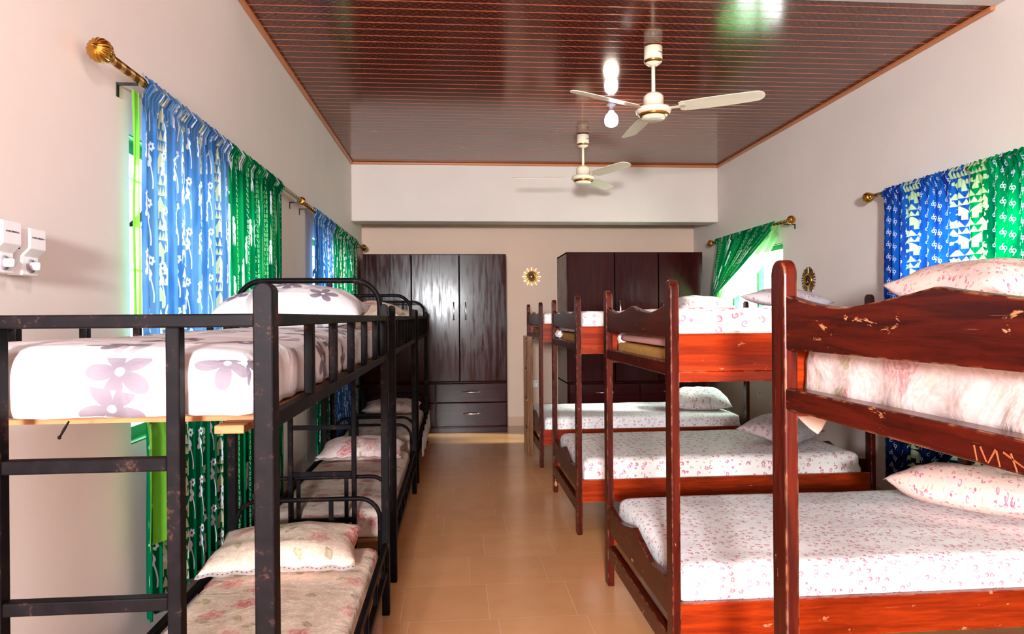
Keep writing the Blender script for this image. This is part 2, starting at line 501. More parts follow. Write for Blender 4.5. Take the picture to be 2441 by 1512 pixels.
def box(bm, x0, x1, y0, y1, z0, z1):
    v = [bm.verts.new(p) for p in ((x0, y0, z0), (x1, y0, z0), (x1, y1, z0), (x0, y1, z0),
                                   (x0, y0, z1), (x1, y0, z1), (x1, y1, z1), (x0, y1, z1))]
    for f in ((0, 3, 2, 1), (4, 5, 6, 7), (0, 1, 5, 4), (1, 2, 6, 5), (2, 3, 7, 6), (3, 0, 4, 7)):
        bm.faces.new([v[i] for i in f])
    return bm
def B(*a):
    bm = bmesh.new()
    for q in (a if isinstance(a[0], (tuple, list)) else (a,)): box(bm, *q)
    return bm
def prism(bm, prof, axis, a, b):
    """closed 2-D profile extruded along an axis from a to b"""
    def P(u, v, t): return {0: (t, u, v), 1: (u, t, v), 2: (u, v, t)}[axis]
    lo = [bm.verts.new(P(u, v, a)) for u, v in prof]; hi = [bm.verts.new(P(u, v, b)) for u, v in prof]
    n = len(prof)
    for i in range(n): bm.faces.new((lo[i], lo[(i + 1) % n], hi[(i + 1) % n], hi[i]))
    bm.faces.new(lo[::-1]); bm.faces.new(hi)
    bmesh.ops.recalc_face_normals(bm, faces=bm.faces)
    return bm
def lathe(bm, prof, n=32, M4=None, cap=True):
    """prof: (radius, z) list turned about z"""
    rings = []; old = set(bm.verts)
    for r, z in prof:
        rings.append([bm.verts.new((r * math.cos(2 * PI * i / n), r * math.sin(2 * PI * i / n), z)) for i in range(n)])
    for a, b in zip(rings, rings[1:]):
        for i in range(n): bm.faces.new((a[i], a[(i + 1) % n], b[(i + 1) % n], b[i]))
    if cap: bm.faces.new(rings[0][::-1]); bm.faces.new(rings[-1])
    bmesh.ops.remove_doubles(bm, verts=[v for r in rings for v in r], dist=1e-6)
    bmesh.ops.recalc_face_normals(bm, faces=bm.faces)
    if M4 is not None: bmesh.ops.transform(bm, matrix=M4, verts=[v for v in bm.verts if v not in old])
    return bm
def tube(bm, pts, r, n=10, square=False):
    pts = [Vector(p) for p in pts]; rings = []
    for i, p in enumerate(pts):
        d = (pts[min(i + 1, len(pts) - 1)] - pts[max(i - 1, 0)]).normalized()
        up = Vector((0, 1, 0)) if abs(d.y) < .9 else Vector((0, 0, 1))
        s = d.cross(up).normalized(); t = s.cross(d).normalized()
        rr = r[i] if isinstance(r, (list, tuple)) else r
        rings.append([bm.verts.new(p + s * rr * math.cos(2 * PI * k / n) + t * rr * math.sin(2 * PI * k / n)) for k in range(n)])
    for a, b in zip(rings, rings[1:]):
        for i in range(n): bm.faces.new((a[i], a[(i + 1) % n], b[(i + 1) % n], b[i]))
    bm.faces.new(rings[0][::-1]); bm.faces.new(rings[-1])
    bmesh.ops.recalc_face_normals(bm, faces=bm.faces)
    return bm
def grid(bm, fn, nu, nv, uvfn=None):
    uv = bm.loops.layers.uv.active or bm.loops.layers.uv.new('UVMap')
    V = [[bm.verts.new(fn(i / nu, j / nv)) for j in range(nv + 1)] for i in range(nu + 1)]
    for i in range(nu):
        for j in range(nv):
            f = bm.faces.new((V[i][j], V[i + 1][j], V[i + 1][j + 1], V[i][j + 1]))
            for l, (a, b) in zip(f.loops, ((i, j), (i + 1, j), (i + 1, j + 1), (i, j + 1))):
                l[uv].uv = uvfn(a / nu, b / nv) if uvfn else (a / nu, b / nv)
    return V

# ---------------------------------------------------------------- room shell
def wall_x(name, x0, x1, inner, holes):
    """wall lying across x with rectangular openings (y0, y1, z0, z1); inner = x of the room side"""
    ys = sorted({YN, YW + .2} | {h[i] for h in holes for i in (0, 1)}); zs = sorted({0.0, ZC + .25} | {h[i] for h in holes for i in (2, 3)})
    bm = bmesh.new()
    for a, b in zip(ys, ys[1:]):
        for c, d in zip(zs, zs[1:]):
            if any(h[0] <= a and b <= h[1] and h[2] <= c and d <= h[3] for h in holes): continue
            box(bm, x0, x1, a, b, c, d)
    bmesh.ops.remove_doubles(bm, verts=bm.verts, dist=1e-5)
    inside = [f for f in bm.faces if len(f.edges) == 4 and False]
    # drop the doubled faces between neighbouring cells
    seen = {}
    for f in bm.faces: seen.setdefault(tuple(sorted(v.index for v in f.verts)), []).append(f)
    bm.verts.index_update(); seen = {}
    for f in bm.faces: seen.setdefault(tuple(sorted(v.index for v in f.verts)), []).append(f)
    bmesh.ops.delete(bm, geom=[f for g in seen.values() if len(g) > 1 for f in g], context='FACES')
    return struct(name, bm, WALL)
W1 = (2.60, 4.30, .945, 2.075); W2 = (5.80, 7.55, .945, 2.075)          # left openings
W3 = (6.32, 7.62, .945, 2.085); W4 = (2.75, 4.42, .945, 2.085)          # right openings
wall_x('wall_left', XL - .15, XL, XL, [W1, W2])
wall_x('wall_right', XR, XR + .15, XR, [W3, W4])
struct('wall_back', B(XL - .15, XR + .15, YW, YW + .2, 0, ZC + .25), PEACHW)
# the wall behind the camera has an open window
struct('wall_front', B((XL - .15, -1.1, YN - .15, YN, 0, ZC + .25), (.0, XR + .15, YN - .15, YN, 0, ZC + .25), (-1.1, .0, YN - .15, YN, 2.65, ZC + .25), (-1.1, .0, YN - .15, YN, 0, 1.35)), WALL)
struct('floor', B(XL - .15, XR + .15, YN - .15, YW + .2, -.1, 0), FLOOR)
struct('ceiling', B(XL - .15, XR + .15, YN - .15, YW + .2, ZC, ZC + .1), CEIL)
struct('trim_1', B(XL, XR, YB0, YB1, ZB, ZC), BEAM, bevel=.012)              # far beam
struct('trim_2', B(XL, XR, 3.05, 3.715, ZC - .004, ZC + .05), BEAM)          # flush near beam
_b = bmesh.new()
box(_b, XL, XL + .03, 3.715, YB0, ZC - .028, ZC); box(_b, XR - .03, XR, 3.715, YB0, ZC - .028, ZC); box(_b, XL, XR, YB0 - .03, YB0, ZC - .028, ZC)
struct('trim_3', _b, CORNICE, bevel=.008)
struct('baseboard_back', B(XL, XR, YW - .012, YW, 0, .113), SKIRT)
struct('baseboard_left', B(XL, XL + .012, YN, YW, 0, .113), SKIRT)
struct('baseboard_right', B(XR - .012, XR, YN, YW, 0, .113), SKIRT)

def window(n, x0, x1, hole, sign):
    """green steel frame with a stack of tilted glass louvres"""
    y0, y1, z0, z1 = hole; xm = (x0 + x1) / 2; t = .03
    fr = B((xm - t, xm + t, y0, y0 + .035, z0, z1), (xm - t, xm + t, y1 - .035, y1, z0, z1), (xm - t, xm + t, y0, y1, z0, z0 + .05),
           (xm - t, xm + t, y0, y1, z1 - .05, z1), (xm - t, xm + t, (y0 + y1) / 2 - .02, (y0 + y1) / 2 + .02, z0, z1))
    w = struct('window_%d' % n, fr, GREENF)
    # painted reveal under the lintel and over the sill
    obj('reveal', B((x0, x1, y0, y1, z1 - .006, z1 - .001), (x0, x1, y0, y1, z0 + .001, z0 + .006)), GREENF, w)
    bm = bmesh.new(); k = 8; h = (z1 - z0 - .1) / k
    for side in ((y0 + .035, (y0 + y1) / 2 - .02), ((y0 + y1) / 2 + .02, y1 - .035)):
        for i in range(k):
            zc = z0 + .05 + h * (i + .5)
            prism(bm, [(xm + sign * .055, zc - h * .40), (xm + sign * .060, zc - h * .40), (xm - sign * .055, zc + h * .40), (xm - sign * .060, zc + h * .40)], 1, side[0], side[1])
    obj('pane', bm, GLASS, w)
    bars = bmesh.new()
    for i in range(6):
        z = z0 + (z1 - z0) * (i + .6) / 6.2
        tube(bars, [(xm + sign * .05, y0, z), (xm + sign * .05, y1, z)], .007, 8)
    obj('burglar_bar', bars, WHITEP, w)
    hd = bmesh.new(); zc = z0 + .82; ya = y0 + .05
    tube(hd, [(xm - sign * .035, ya - .03, zc - .03), (xm - sign * .06, ya + .02, zc - .005), (xm - sign * .05, ya + .055, zc + .0), (xm - sign * .06, ya + .10, zc + .05)], [.007, .013, .015, .009], 8)
    obj('handle', hd, BLACK, w, smooth=True)
    return w
window(1, XL - .15, XL, W1, -1); window(2, XL - .15, XL, W2, -1)
window(3, XR, XR + .15, W3, 1); window(4, XR, XR + .15, W4, 1)

# ---------------------------------------------------------------- wardrobes
def bow_handle(bm, p, L, axis, out):
    """silver bow handle; axis 0 horizontal, 2 vertical; stands proud towards -y"""
    pts = []
    for i in range(13):
        t = i / 12 - .5
        q = [0, -out * (1 - (2 * abs(t)) ** 4), 0]; q[axis] = t * L
        pts.append((p[0] + q[0], p[1] + q[1], p[2] + q[2]))
    tube(bm, pts, [.011 - .005 * abs(i - 6) / 6 if 0 < i < 12 else .009 for i in range(13)], 8)
    for s in (-1, 1):
        q = [p[0], p[1], p[2]]; q[axis] += s * L * .5
        lathe(bm, [(.0001, -.008), (.012, -.006), (.012, .006), (.0001, .008)], 10, Matrix.Translation(q) @ Matrix.Rotation(PI / 2, 4, 'X'))
    return bm
def wardrobe(label, x0, x1, yf, yb, H, seams, mid, handles):
    t = thing('wardrobe', label, 'wardrobe', (x0, yf, 0), 0, 'tall three-door wardrobes')
    W = x1 - x0; D = yb - yf; sd = .02
    obj('carcass', B((0, sd, .0, D, 0, H), (W - sd, W, 0, D, 0, H), (0, W, 0, D, H - .02, H), (0, W, D - .02, D, 0, H), (0, W, .0, D, .598, .618), (mid - .012, mid + .012, .003, D, .075, .6),
                     (0, W, 0, D, .06, .078)), WARDC, t, bevel=.002)
    obj('plinth', B(.0, W, -.004, .02, 0, .062), WARD[0], t, bevel=.003)
    ds = [0] + [s - x0 for s in seams] + [W]
    for i in range(3):
        d = obj('door', B(ds[i] + .006, ds[i + 1] - .006, -.02, -.001, .625, H - .008), WARD[1], t, bevel=.003)
        if handles[i] is not None:
            obj('handle', bow_handle(bmesh.new(), (handles[i] - x0, -.022, 1.47), .20, 2, .03), SILVER, d, smooth=True)
    for a, b in ((.022, mid - .008), (mid + .008, W - .008)):
        for z0, z1 in ((.372, .594), (.083, .362)):
            d = obj('drawer', B(a, b, -.02, -.001, z0, z1), WARD[0], t, bevel=.003)
            obj('handle', bow_handle(bmesh.new(), ((a + b) / 2, -.022, (z0 + z1) / 2 + .012), .19, 0, .028), SILVER, d, smooth=True)
    return t
wardrobe('dark mahogany wardrobe at the far end beside the left windows, glare on its middle door', -1.107, .608, 8.318, YW - .014, 2.16, (-.533, .039), .853, (None, -.03, .115))
wardrobe('dark mahogany wardrobe in the far right corner behind the wooden bunks', 1.30, 2.944, 8.02, YW - .014, 2.155, (1.872, 2.402), .87, (None, 1.93, 2.45))

# ---------------------------------------------------------------- soft things
def soft_box(x0, x1, y0, y1, z0, z1, r=.05, amp=.006, seed=0, res=.035, crown=0.0, side=0.0, uoff=0.0):
    """a mattress: rounded block with slack cloth; uv in metres"""
    bm = bmesh.new(); uv = bm.loops.layers.uv.new('UVMap')
    lo, hi = Vector((x0, y0, z0)), Vector((x1, y1, z1)); r = min(r, (z1 - z0) * .49)
    n = [max(2, int((hi[i] - lo[i]) / res)) for i in range(3)]
    n[2] = max(n[2], 6); cache = {}
    def vert(ijk):
        if ijk in cache: return cache[ijk]
        p = Vector([lo[i] + (hi[i] - lo[i]) * ijk[i] / n[i] for i in range(3)])
        q = Vector([min(max(p[i], lo[i] + r), hi[i] - r) for i in range(3)])
        if ijk[2] * 2 < n[2]:
            rb = .016
            q = Vector([min(max(p[i], lo[i] + rb), hi[i] - rb) for i in range(3)])
        d = p - q
        nn = d.normalized() if d.length > 1e-9 else Vector((0, 0, 0))
        if d.length > 1e-9: p = q + nn * (.016 if ijk[2] * 2 < n[2] else r)
        u, v = (p.x - x0) / (x1 - x0), (p.y - y0) / (y1 - y0)
        if p.z > (z0 + z1) / 2:
            p.z += crown * (max(0, math.sin(PI * u)) * max(0, math.sin(PI * v))) ** .6
        w = mnoise.noise(Vector((p.x * 3 + seed, p.y * 3, p.z * 4))) + .5 * mnoise.noise(Vector((p.x * 9 + seed, p.y * 9, p.z * 9)))
        fade = 1.0 if p.z > z0 + .02 else .1
        p += nn * w * amp * fade
        if side and abs(nn.z) < .8:
            s = math.sin((p.x + p.y) * 38 + 3 * mnoise.noise(Vector((p.x * 4, p.y * 4, seed)))) * (1 - (p.z - z0) / (z1 - z0))
            p += nn * s * side
        cache[ijk] = bm.verts.new(p); return cache[ijk]
    faces = []
    for a in range(3):
        b, c = (a + 1) % 3, (a + 2) % 3
        for e in (0, n[a]):
            for i in range(n[b]):
                for j in range(n[c]):
                    k = []
                    for di, dj in ((0, 0), (1, 0), (1, 1), (0, 1)):
                        t = [0, 0, 0]; t[a] = e; t[b] = i + di; t[c] = j + dj; k.append(tuple(t))
                    if e == 0: k = k[::-1]
                    f = bm.faces.new([vert(q) for q in k])
                    for l, q in zip(f.loops, k):
                        p = [lo[m] + (hi[m] - lo[m]) * q[m] / n[m] for m in range(3)]
                        l[uv].uv = (p[b] + seed * .37, p[c] + (p[a] if a != 2 else 0) * .0 + seed) if a == 2 else ((p[1] + seed, p[2] + x0) if a == 0 else (p[0] + seed * .37 + uoff, p[2] + y0 + seed))
    return bm
def pillow_bm(L, Wd, T, seed=0, bot=.35, nu=30, nv=22):
    """two-sided cushion, length along x, resting on z=0"""
    bm = bmesh.new()
    def sh(u, v, top):
        a, b = 2 * u - 1, 2 * v - 1
        k = max(0.0, (1 - abs(a) ** 2.6) * (1 - abs(b) ** 2.6)) ** .55
        x = a * L / 2 * (1 - .10 * (1 - abs(b) ** 2) * abs(a) ** 3 * 0 - .07 * (1 - abs(b)) * abs(a) ** 2)
        y = b * Wd / 2 * (1 - .10 * (1 - abs(a)) * abs(b) ** 2)
        w = mnoise.noise(Vector((a * 2.2 + seed, b * 2.2, seed))) * .16 + mnoise.noise(Vector((a * 6 + seed, b * 6, seed))) * .05
        z0 = T * bot
        z = z0 + (T * (1 - bot) * k * (1 + w) if top else -T * bot * min(1, k * 1.25))
        rim = 1 - k
        z += rim * rim * T * .10 * math.sin(a * 7 + seed + b * 4)
        return (x, y, max(z, 0.0))
    uvf = lambda u, v: (u * L + seed * .31, v * Wd + seed * .17)
    grid(bm, lambda u, v: sh(u, v, True), nu, nv, uvf)
    grid(bm, lambda u, v: sh(1 - u, v, False), nu, nv, uvf)
    bmesh.ops.remove_doubles(bm, verts=bm.verts, dist=1e-5)
    bmesh.ops.recalc_face_normals(bm, faces=bm.faces)
    return bm
def pillow(label, loc, L, Wd, T, rot, mat, seed, flange=False, group='pillows'):
    o = obj('pillow', pillow_bm(L, Wd, T, seed), mat, None, True)
    R3 = Euler(rot).to_matrix()                          # rest the lowest point on the given height
    dz = min((R3 @ v.co).z for v in o.data.vertices)
    o.location = (loc[0], loc[1], loc[2] - dz); o.rotation_euler = rot; tag(o, label, 'pillow', group)
    if flange:
        bm = bmesh.new()
        def fl(u, v):
            a = 2 * u - 1
            y = -Wd / 2 * (1 - .10 * (1 - abs(a))) + .006 - v * .035
            return (a * L / 2, y, T * .35 + (1 - abs(a)) * .004 + .004 * math.sin(a * 21) - v * .006)
        grid(bm, fl, 40, 3, lambda u, v: (u * L, v * .035))
        bmesh.ops.solidify(bm, geom=bm.faces[:], thickness=.003)
        f = obj('flange', bm, FLANGE, o, True); f['label'] = 'white eyelet border'
    return o
FLANGE = M('white_eyelet_border'); _x, _y, _ = FLANGE.coord('UV')
_p, _q = (_x / .018).fract() - .5, (_y - .016) / .018
FLANGE.set(FLANGE.mix((_p * _p + _q * _q).sqrt().step(.24, .18), srgb(238, 226, 226), srgb(150, 96, 96)), .85); FLANGE = FLANGE.m
def mattress(label, bm, mat, loc=(0, 0, 0), group='mattresses'):
    o = obj('mattress', bm, mat, None, True); o.location = loc
    return tag(o, label, 'mattress', group)

# ---------------------------------------------------------------- metal bunks on the left
def round_post(bm, x0, x1, y0, y1, z1, axis=1):
    """upright whose top is an arch seen along the given axis"""
    a, b = (x0, x1) if axis == 1 else (y0, y1); r = (b - a) / 2; c = (a + b) / 2
    prof = [(a, 0), (b, 0)] + [(c + r * math.cos(t), z1 - r + r * math.sin(t)) for t in [PI * i / 12 for i in range(13)]]
    prism(bm, prof, axis, *((y0, y1) if axis == 1 else (x0, x1)))
    return bm
def arch(x0, x1, y, z0, z1, r=.12, tr=.0125):
    pts = [(x0, y, z0)] + [(x0 + r - r * math.cos(a), y, z1 - r + r * math.sin(a)) for a in [PI / 2 * i / 7 for i in range(8)]]
    pts += [(x1 - r + r * math.sin(a), y, z1 - r + r * math.cos(a)) for a in [PI / 2 * i / 7 for i in range(8)]] + [(x1, y, z0)]
    return tube(bmesh.new(), pts, tr, 10)
EX = -1.055
def metal_bunk(label, y0, L, bal, lad, rungs, slat=False):
    t = thing('metal_bunk_bed', label, 'bunk bed', (EX, y0, 0), 0, 'black metal bunk beds along the left wall')
    W = .733; pw, pd = .035, .042
    for px in (0, W - pw):
        for py in (0, L):
            obj('post', round_post(bmesh.new(), px, px + pw, py, py + pd, 1.464), METAL, t, bevel=.003)
    obj('end_rail', B(pw, W - pw, .008, .032, 1.385, 1.409), METAL, t, bevel=.003)
    ld = obj('ladder', B((lad[0] - .012, lad[0] + .012, .006, .034, 0, 1.386), (lad[1] - .012, lad[1] + .012, .006, .034, 0, 1.386)), METAL, t, bevel=.003)
    for z in rungs:
        obj('rung', B(lad[0] + .012, lad[1] - .012, .008, .032, z - .012, z + .012), METAL, ld, bevel=.003)
    for s, gx in (('wall', .004), ('aisle', W - .030)):
        g = obj('guard_rail', B((gx, gx + .026, pd, L, 1.385, 1.409), (gx, gx + .026, L - .055, L - .035, 1.21, 1.386), (gx - (.0 if s == 'aisle' else -.0), gx + .026, pd, L, 1.20, 1.228)), METAL, t, bevel=.003)
        for b in bal:
            b += .085 if s == 'wall' else 0
            obj('baluster', B(gx + .002, gx + .024, b - .012, b + .012, 1.225, 1.387), METAL, g, bevel=.003)
    hb = obj('headboard', arch(.043, .697, L + .012, 1.20, 1.575), METAL, t, True)
    for x in (.275, .465): obj('spindle', B(x - .012, x + .012, L + .003, L + .022, 1.21, 1.565), METAL, hb, bevel=.002)
    for y, nm in ((L + .012, 'lower_headboard'), (.060, 'lower_footboard')):
        hb = obj(nm, arch(.033, .691, y, .20, .552, .10, .011), METAL, t, True)
        for x in (.215, .465): obj('spindle', B(x - .010, x + .010, y - .009, y + .009, .21, .543), METAL, hb, bevel=.002)
    for gx in (.006, W - .030):
        bm = B((gx, gx + .022, pd, L, .312, .342), (gx, gx + .022, pd, L, .188, .214))
        k = 7
        for i in range(k): box(bm, gx + .002, gx + .020, .2 + (L - .3) * i / (k - 1) - .012, .2 + (L - .3) * i / (k - 1) + .012, .205, .32)
        obj('lower_side_rail', bm, METAL, t, bevel=.003)
    obj('upper_base_board', B(.032, W - .032, .12, L - .01, 1.204, 1.2190), PLY, t)
    obj('lower_base_board', B(.032, W - .032, .075, L - .012, .196, .212), PLY, t)
    if slat:
        obj('slat', B(.614, .667, .05, .22, 1.190, 1.2055), PLY, t, bevel=.002)
    return t
E1Y, E2Y, E3Y = 1.24, 3.66, 5.83
metal_bunk('black metal bunk bed nearest the camera with white grey-flowered top bedding', E1Y, 2.02, (.384, .693, 1.011, 1.334, 1.675), (.26, .559), (1.145, .90, .655, .41, .165), True)
metal_bunk('middle black metal bunk bed of the row under the left curtains', E2Y, 1.82, (.22, .48, .74, 1.0, 1.26, 1.52), (.185, .512), (1.07, .825, .58, .335))
metal_bunk('farthest black metal bunk bed of the row, next to the wardrobe', E3Y, 1.88, (.22, .48, .74, 1.0, 1.26, 1.52, 1.72), (.185, .512), (1.07, .825, .58, .335))

mattress('white mattress sheet with big grey flowers on the nearest metal bunk, top berth', soft_box(-1.006, -.366, E1Y + .040, E1Y + 1.98, 1.221, 1.342, .05, .009, 5.7, .03, .022, .003, .168), GREYFLOWER)
mattress('rose-patterned mattress in the lower berth of the nearest metal bunk', soft_box(-1.012, -.366, E1Y + .09, E1Y + 1.985, .213, .345, .04, .006, 5, .04, .01), ROSE)
mattress('cream rose mattress in the top berth of the middle metal bunk', soft_box(-1.014, -.362, E2Y + .055, E2Y + 1.78, 1.2215, 1.345, .05, .008, 8, .04, .02, .004), ROSE)
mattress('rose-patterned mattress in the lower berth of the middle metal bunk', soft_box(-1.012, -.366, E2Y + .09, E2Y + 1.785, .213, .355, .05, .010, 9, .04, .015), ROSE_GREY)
mattress('pale rose mattress in the top berth of the farthest metal bunk', soft_box(-1.014, -.362, E3Y + .055, E3Y + 1.84, 1.2215, 1.345, .05, .008, 11, .04, .02, .004), ROSE)
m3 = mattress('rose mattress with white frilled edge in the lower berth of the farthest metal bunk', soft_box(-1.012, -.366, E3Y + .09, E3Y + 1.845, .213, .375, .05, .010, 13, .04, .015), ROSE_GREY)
bm = bmesh.new()
grid(bm, lambda u, v: (-.300 + .010 * math.sin(u * 95) * (1 - v) + .006 * math.sin(u * 31), E3Y + .1 + u * 1.72, .20 + .175 * v + .012 * math.sin(u * 60) * (1 - v)), 160, 6, lambda u, v: (u * 1.8, v * .2))
bmesh.ops.solidify(bm, geom=bm.faces[:], thickness=.003)
obj('frill', bm, PLAINW, m3, True)['label'] = 'white gathered frill'
pillow('plump white pillow with grey flowers on the nearest metal bunk, top berth', (-.672, 2.92, 1.356), .59, .44, .165, (.10, 0, .03), GREYFLOWER, 2)
pillow('rose pillow with white eyelet edge in the nearest metal bunk, lower berth', (-.735, 3.03, .356), .61, .44, .125, (.05, 0, .06), ROSE, 4, True)
pillow('cream rose pillow in the top berth of the middle metal bunk', (-.68, 5.16, 1.352), .58, .42, .15, (.10, 0, 0), ROSE, 6)
pillow('rose pillow with white edge in the lower berth of the middle metal bunk', (-.70, 5.16, .370), .60, .42, .13, (.10, 0, 0), ROSE_WHITE, 7, True)
pillow('pale rose pillow in the top berth of the farthest metal bunk', (-.68, 7.38, 1.352), .58, .42, .12, (.10, 0, 0), ROSE, 10)
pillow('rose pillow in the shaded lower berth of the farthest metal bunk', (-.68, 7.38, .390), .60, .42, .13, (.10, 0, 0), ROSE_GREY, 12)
bm = bmesh.new(); tube(bm, [(-.684, 1.275, 1.221), (-.690, 1.270, 1.207), (-.694, 1.266, 1.196)], [.0016, .0026, .0018], 6); lathe(bm, [(.0001, -.004), (.003, -.002), (.003, .002), (.0001, .004)], 8, Matrix.Translation((-.695, 1.265, 1.194)))
tag(obj('cord_end', bm, METAL, None, True), 'short grey cord end dangling under the nearest upper metal berth', 'cord')

# ---------------------------------------------------------------- wooden bunks on the right
def wavy(y0, y1, zb, ze, zd, zp, n=40):
    """board outline in (y, z): scalloped top with a peak in the middle"""
    top = []
    for i in range(n + 1):
        u = i / n; s = abs(2 * u - 1)                 # 1 at the ends, 0 in the middle
        a = 1 - s
        z = zd + (ze - zd) * max(0, 1 - a / .5) ** 1.7 + (zp - zd) * max(0, 1 - (1 - a) / .55) ** 1.35
        top.append((y0 + (y1 - y0) * u, z))
    return [(y0, zb), (y1, zb)] + top[::-1]
def wooden_bunk(label, x0, y0, rz=0.0, W=1.066, L=2.0, lower=True, ladder=False):
    t = thing('wooden_bunk_bed', label, 'bunk bed', (x0, y0, 0), rz, 'red-brown wooden bunk beds along the right wall')
    tx, dy = .033, .07
    for px in (0, L - tx):
        for py in (0, W):
            obj('post', round_post(bmesh.new(), px, px + tx, py, py + dy, 1.53, 0), WOOD[2], t, bevel=.005)
    for px, nm in ((0, 'footboard'), (L - tx, 'headboard')):
        o = .004 if px == 0 else .005
        bm = bmesh.new(); prism(bm, wavy(dy - .002, W + .002, 1.318, 1.444, 1.412, 1.443), 0, px + o, px + o + .024)
        obj(nm, bm, WOOD[1], t, bevel=.003)
        obj(nm[:4] + '_rail', B(px + .002, px + .044 if px == 0 else px + .031, dy - .002, W + .002, 1.178, 1.228), WOOD[1], t, bevel=.004)
        if lower:
            bm = bmesh.new(); prism(bm, wavy(dy - .002, W + .002, .285, .428, .402, .458), 0, px + o, px + o + .024)
            obj('lower_' + nm, bm, WOOD[1], t, bevel=.003)
            obj('lower_' + nm[:4] + '_rail', B(px + .003, px + .040 if px == 0 else px + .030, dy - .002, W + .002, .135, .212), WOOD[1], t, bevel=.004)
    for ya, yb in ((.012, .036), (W + .034, W + .058)):
        obj('side_board', B((tx - .002, L - tx + .002, ya, yb, 1.194, 1.333)), RAILW, t, bevel=.003)
        obj('side_strip', B((tx - .002, L - tx + .002, ya - .004, yb + .004, 1.156, 1.1938)), RAILW, t, bevel=.004)
        if lower:
            obj('lower_side_board', B((tx - .002, L - tx + .002, ya, yb, .205, .348)), RAILW, t, bevel=.003)
    obj('upper_base_board', B(.046, L - .036, .038, W + .032, 1.196, 1.210), PLY, t)
    if lower: obj('lower_base_board', B(.046, L - .036, .038, W + .032, .300, .314), PLY, t)
    if ladder:
        ld = obj('ladder', B((-.062, -.003, .55, .585, 0, 1.20), (-.062, -.003, .865, .90, 0, 1.20)), LADDERW, t, bevel=.004)
        for i in range(4):
            z = .26 + .30 * i
            r = obj('rung', B(-.050, -.012, .585, .865, z - .016, z + .016), LADDERW, ld, bevel=.003)
            bo = bmesh.new(); lathe(bo, [(.0001, -.006), (.008, -.004), (.008, .004), (.0001, .006)], 10, Matrix.Translation((-.064, .567, z)) @ Matrix.Rotation(PI / 2, 4, 'Y'))
            obj('bolt', bo, SILVER, ld, True)
    return t
CARVE = [(0.482, 1.204, 0.476, 1.182), (0.47, 1.204, 0.458, 1.184), (0.441, 1.205, 0.455, 1.183), (0.44, 1.204, 0.433, 1.182), (0.414, 1.205, 0.403, 1.181), (0.427, 1.204, 0.392, 1.19)]     # zigzag scratched into the nearest foot rail
AX, AY, BX, BY, CX, CY, DX, DY = .762, .478, .772, 2.43, .762, 4.335, .765, 6.30
BUNK_A = wooden_bunk('nearest red-brown wooden bunk at the right edge with scratched wavy footboard', AX, AY)
wooden_bunk('second red-brown wooden bunk, complete lower berth made up with pink floral sheet', BX, BY)
wooden_bunk('third red-brown wooden bunk from the camera, behind the complete near one', CX, CY)
wooden_bunk('farthest red-brown wooden bunk with a small ladder at its foot', DX, DY, ladder=True)

def wm(label, bx, by, z0, z1, mat, seed, upper, **k):
    x0 = bx + (.050 if upper else .052)
    return mattress(label, soft_box(x0, bx + 1.93, by + .044, by + 1.092, z0, z1, seed=seed, **k), mat)
bm = bmesh.new()
for ya, za, yb, zb in CARVE:
    d = Vector((0, yb - ya, zb - za)); n = Vector((0, -d.z, d.y)).normalized() * .0014
    a_, b_ = Vector((0, ya, za)), Vector((0, yb, zb))
    lo = [bm.verts.new(q) for q in (a_ - n, b_ - n * .6, b_ + n * .6, a_ + n)]
    hi = [bm.verts.new(v.co + Vector((-.0008, 0, 0))) for v in lo]
    bm.faces.new(hi)
    for i in range(4): bm.faces.new((lo[i], lo[(i + 1) % 4], hi[(i + 1) % 4], hi[i]))
bmesh.ops.recalc_face_normals(bm, faces=bm.faces)
cm = obj('scratched_mark', bm, flat('scratched_wood', srgb(150, 74, 38), .6), BUNK_A); cm.location = (.002, 0, 0); cm['label'] = 'pale zigzag scratch marks on the foot rail'
ma = wm('crumpled white rose-printed mattress sheet behind the scratched nearest footboard', AX, AY, 1.211, 1.395, ROSE_WHITE, 21, True, r=.05, amp=.010, side=.004, res=.025)
bm = bmesh.new()
grid(bm, lambda u, v: (AX + .10 + (u - .5) * .15 * (1 - v) ** .8 + v * .02, AY + 1.1395 + .006 * math.sin(v * 3), 1.20 - .095 * v), 8, 8, lambda u, v: (u * .1, v * .1))
bmesh.ops.solidify(bm, geom=bm.faces[:], thickness=.003)
obj('sheet_corner', bm, PEACH, ma, True)['label'] = 'peach corner of cloth hanging below the rail'
wm('deep white pink-floral mattress on top of the second wooden bunk', BX, BY, 1.320, 1.427, FLORAL_BIG, 23, True, r=.03, amp=.004)
wm('white pink-floral mattress in the lower berth of the second wooden bunk', BX, BY, .315, .462, FLORAL, 24, False, r=.05, amp=.006, res=.03, crown=.008)
wm('white pink-floral mattress on top of the third wooden bunk', CX, CY, 1.285, 1.432, FLORAL_BIG, 25, True, r=.03, amp=.004)
wm('pink-floral mattress in the shaded lower berth of the third wooden bunk', CX, CY, .315, .472, FLORAL_BIG, 26, False, r=.05, amp=.006, crown=.008)
wm('pink-floral mattress on top of the farthest wooden bunk', DX, DY, 1.285, 1.432, FLORAL_BIG, 27, True, r=.03, amp=.004)
wm('white pink-floral mattress in the lower berth of the farthest wooden bunk', DX, DY, .315, .452, FLORAL, 28, False, r=.04, amp=.005, crown=.008)

